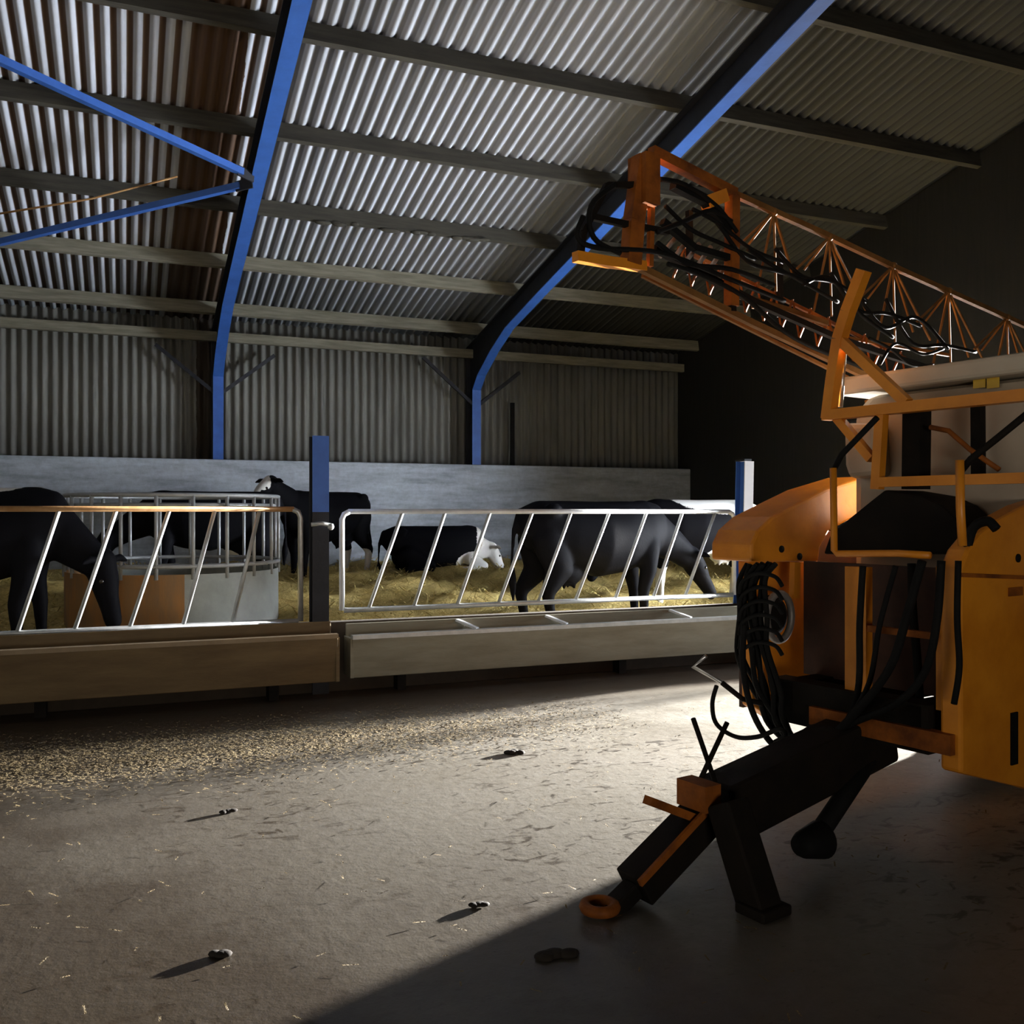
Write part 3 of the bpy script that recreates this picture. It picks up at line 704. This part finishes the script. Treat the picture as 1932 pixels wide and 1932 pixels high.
hose([(1690, 1070), (1660, 1180), (1640, 1290), (1600, 1360)], .013, a=-.06)
hose([(1822, 1050), (1835, 1000), (1862, 985), (1880, 1000)], .022, a=.1)
hose([(1720, 1065), (1722, 1150), (1730, 1240), (1735, 1320)], .02, a=.2)
q = sp(1560, 1395, a=-.1); P('manifold', MB().ball(q, (.12, .13, .07), 8), 'blacksteel')
q = sp(1503, 1432, a=-.35); P('coupling', MB().cyl(q + V((0, 0, -.06)), q + V((0, 0, .06)), .035, 12), 'orangerust')
lv = MB().tube([sp(1332, 1240, a=-.25), sp(1308, 1260, a=-.25), sp(1362, 1290, a=-.25)], .011, 8); tag(P('bent_lever', lv, 'chrome'), 'bright bent steel lever')
hv = sp(1362, 1290, a=-.25); hq = sp(1440, 1330, a=-.1); P('lever_arm', MB().tube([hv, hv.lerp(hq, .5) + V((0, 0, -.03)), hq], .014, 8), 'blacksteel')
# drawbar
db0, db1 = V((.25, -.02, .50)), sp(1352, 1532, b=0)
db = P('drawbar', MB().bar(db0, db1, .22, .26), 'blacksteel', bevel=.02)
n0, n1 = sp(1338, 1528, b=0), sp(1196, 1676, b=0); tip = sp(1150, 1722, b=0)
nk = MB(); nk.bar(n0, n1, .15, .14); nk.bar(n1, tip, .08, .07); P('hitch_neck', nk, 'blacksteel', db, .008)
P('hitch_edge', MB().bar(n0 + V((-.06, -.08, .05)), n1 + V((-.04, -.08, .05)), .015, .03), 'orangerust', db)
P('hitch_eye', MB().tube([(tip.x - .05 + .06 * cos(2 * pi * i / 20), .06 * sin(2 * pi * i / 20), .03) for i in range(20)], .024, 8, True), 'orangerust', db)
hp = sp(1318, 1500, b=-.04); P('hitch_bracket', MB().box(hp, (.09, .17, .11)), 'orangerust', db)
P('hitch_lever', MB().bar(sp(1222, 1512, b=-.03), sp(1318, 1548, b=-.03), .05, .035), 'orangerust', db)
for p, q in (((1308, 1358), (1350, 1480)), ((1372, 1365), (1318, 1480))):
    P('hose_holder_rod', MB().tube([sp(*p, b=.0), sp(*q, b=.0)], .011, 8), 'blacksteel', db)
j0, j1 = sp(1372, 1560, b=-.17), sp(1440, 1735, b=-.36)
jk = MB(); jk.bar(j0 + V((0, 0, .10)), j1, .13, .13); jk.box((j1.x, j1.y, .022), (.17, .15, .044)); jk.bar(j0 + V((0, 0, .04)), (j0.x + .05, 0, db1.z + .02), .08, .08)
P('jack_stand', jk, 'blacksteel', bevel=.01)
pg = sp(1535, 1590, b=-.17); P('pto_shaft', MB().cyl(pg, (.28, -.05, .5), .045, 16), 'black')
g = MB(); g.lathe([(.045, .0), (.06, .03), (.085, .15), (.08, .16), (.055, .04)], (0, 0, 0), 'x', 24)
for v in g.v: v.x += pg.x - .1; v.y += pg.y; v.z += pg.z
P('pto_guard', g, 'black')
# wheels and axle
def wheel(y, s):
    wl = MB(); R = .78; wd = .19
    wl.lathe([(.42, -wd), (.64, -wd - .03), (R - .05, -wd + .01), (R, -wd * .5), (R, wd * .5), (R - .05, wd - .01), (.64, wd + .03), (.42, wd)], (3.0, y, R + .0), 'y', 40)
    tr = P('tyre', wl, 'black')
    for k in range(22):
        a = 2 * pi * k / 22
        for sd in (-1, 1):
            a2 = a + (pi / 22 if sd > 0 else 0)
            P_ = MB().bar((3.0 + (R + .0) * cos(a2), y + sd * .01, R + (R + .0) * sin(a2)), (3.0 + (R - .02) * cos(a2 + .16), y + sd * wd, R + (R - .02) * sin(a2 + .16)), .04, .05, up=(cos(a2), 0, sin(a2)))
            if k == 0 and sd < 0: acc = P_
            else: acc.add(P_.v, P_.f)
    P('tread', acc, 'black', tr)
    P('rim', MB().lathe([(.42, -.12), (.40, 0), (.12, .03), (.12, -.06), (.38, -.08)], (3.0, y, R), 'y', 32), 'orangerust', tr)
wheel(-.78, -1); wheel(.78, 1)
P('axle', MB().bar((3.0, -.8, .70), (3.0, .8, .70), .12, .12), 'blacksteel')
# folded boom along the far side
BB = .78
boom = P('boom', MB().box(sp(1215, 345, b=BB), (.10, .14, .26)), 'orangerust')
def bb(name, pts, wd, m, ht=None, b=BB):
    q = [sp(u, v, b=b) for u, v in pts]; mb = MB()
    for a_, b_ in zip(q, q[1:]): mb.bar(a_, b_, wd, ht or wd, up=(0, 1, 0))
    return P(name, mb, m, boom)
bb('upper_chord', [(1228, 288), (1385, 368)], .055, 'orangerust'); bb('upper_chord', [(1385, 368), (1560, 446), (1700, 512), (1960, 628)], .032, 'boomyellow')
bb('lower_chord', [(1205, 506), (1420, 612), (1720, 752)], .035, 'boomyellow'); bb('lower_chord', [(1212, 522), (1420, 626), (1700, 765)], .02, 'boomyellow', b=BB + .12)
bb('tip_foot', [(1085, 486), (1150, 497), (1215, 505)], .05, 'orange', ht=.05)
bb('tip_post', [(1212, 300), (1196, 420), (1190, 500)], .09, 'orangerust', ht=.07)
bb('tip_post', [(1230, 350), (1226, 505)], .028, 'orangerust')
bb('tip_arm', [(1240, 350), (1145, 352), (1100, 440), (1095, 480)], .03, 'blacksteel'); bb('tip_arm', [(1110, 410), (1180, 425), (1260, 440)], .03, 'blacksteel')
bb('section_post', [(1382, 370), (1380, 580)], .06, 'orangerust'); bb('section_post', [(1378, 540), (1380, 590)], .04, 'blacksteel')
bb('hinge_block', [(1330, 385), (1365, 372)], .07, 'orange')
bb('tie_bar', [(1235, 470), (1420, 570), (1580, 640), (1760, 700)], .035, 'blacksteel', b=BB + .06)
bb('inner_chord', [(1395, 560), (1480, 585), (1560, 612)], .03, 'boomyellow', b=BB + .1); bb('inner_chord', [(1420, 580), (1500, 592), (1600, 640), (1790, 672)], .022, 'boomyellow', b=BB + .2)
bb('damper', [(1270, 350), (1330, 380), (1385, 450)], .05, 'black'); bb('damper', [(1250, 420), (1310, 470), (1380, 490)], .035, 'black')
upc = lambda u: 368 + (u - 1385) * (628 - 368) / (1960 - 1385)
lat = MB(); lat2 = MB()
nodes = [1460, 1565, 1685, 1790, 1900]
for i, u in enumerate(nodes):
    for du, dv, bo in ((-62, 60, .02), (-48, 62, .10), (4, 150, .06), (38, 125, .0), (70, 140, .1), (-30, 140, .05)):
        if i == 0 and du in (70,): continue
        lat.bar(sp(u, upc(u), b=BB), sp(u + du, upc(u) + dv + 8 * i * 0, b=BB + bo), .012, .012)
    lat2.ball(sp(u, upc(u), b=BB), .026, 6)
P('lattice', lat, 'boomyellow', boom); P('lattice_node', lat2, 'boomyellow', boom)
lz = MB()
loc_ = lambda u: 506 + (u - 1205) * .4777
for k in range(13):
    u = 1270 + k * 34
    lz.bar(sp(u, loc_(u) - 12, b=BB + .06), sp(u + 22, loc_(u) - 66, b=BB + .2), .012, .012); lz.bar(sp(u + 22, loc_(u) - 66, b=BB + .2), sp(u + 34, loc_(u) + 4, b=BB + .06), .010, .010)
lz.bar(sp(1280, 470, b=BB + .2), sp(1720, 685, b=BB + .2), .02, .02)
P('inner_lattice', lz, 'orangerust', boom)
for k in range(6):
    u = 1275 + 22 * k; sp_ = MB().cyl(sp(u, 450 + 6 * k, b=BB + .1), sp(u - 30, 486 + 8 * k, b=BB + .1), .014, 8); P('nozzle_body', sp_, 'grip', boom)
def bhose(pts, r=.014):
    Q = [sp(u, v, b=BB - .03) for u, v in pts]; out = []
    for i in range(len(Q) - 1):
        p0, p1, p2, p3 = Q[max(i - 1, 0)], Q[i], Q[i + 1], Q[min(i + 2, len(Q) - 1)]
        for k in range(6):
            s = k / 6; out.append(.5 * ((2 * p1) + (p2 - p0) * s + (2 * p0 - 5 * p1 + 4 * p2 - p3) * s * s + (3 * p1 - p0 - 3 * p2 + p3) * s ** 3))
    out.append(Q[-1]); P('boom_hose', MB().tube(out, r, 8), 'black', boom)
bhose([(1160, 350), (1115, 390), (1120, 450), (1170, 480)]); bhose([(1100, 410), (1090, 450), (1130, 470), (1250, 480), (1380, 530), (1480, 570)]); bhose([(1245, 340), (1290, 350), (1350, 390), (1390, 440)])
bhose([(1240, 440), (1290, 420), (1340, 400), (1380, 420)]); bhose([(1260, 500), (1320, 520), (1400, 560), (1500, 640), (1640, 700)]); bhose([(1240, 460), (1300, 500), (1380, 510), (1460, 540)])
bhose([(1640, 640), (1680, 660), (1720, 690), (1760, 690)], .01); bhose([(1660, 690), (1690, 650), (1740, 670), (1780, 660)], .01)
rb = random.Random(12)
for k in range(9):
    u = 1255 + 52 * k; v = 408 + (u - 1205) * .4777; d1, d2, d3 = (rb.uniform(-28, 28) for _ in range(3))
    bhose([(u, v - 40 + d1), (u + 50, v - 5 + d2), (u + 110, v + 22 + d3), (u + 170, v + 60 + d1)], .012)
bb('inner_post', [(1470, 470), (1472, 600)], .03, 'blacksteel', b=BB + .15); bb('inner_post', [(1590, 520), (1592, 655)], .03, 'blacksteel', b=BB + .15); bb('inner_post', [(1300, 400), (1302, 520)], .03, 'blacksteel', b=BB + .15)
bb('carrier_bracket', [(1640, 770), (1700, 745), (1745, 735)], .09, 'boomyellow', ht=.05, b=BB - .1)
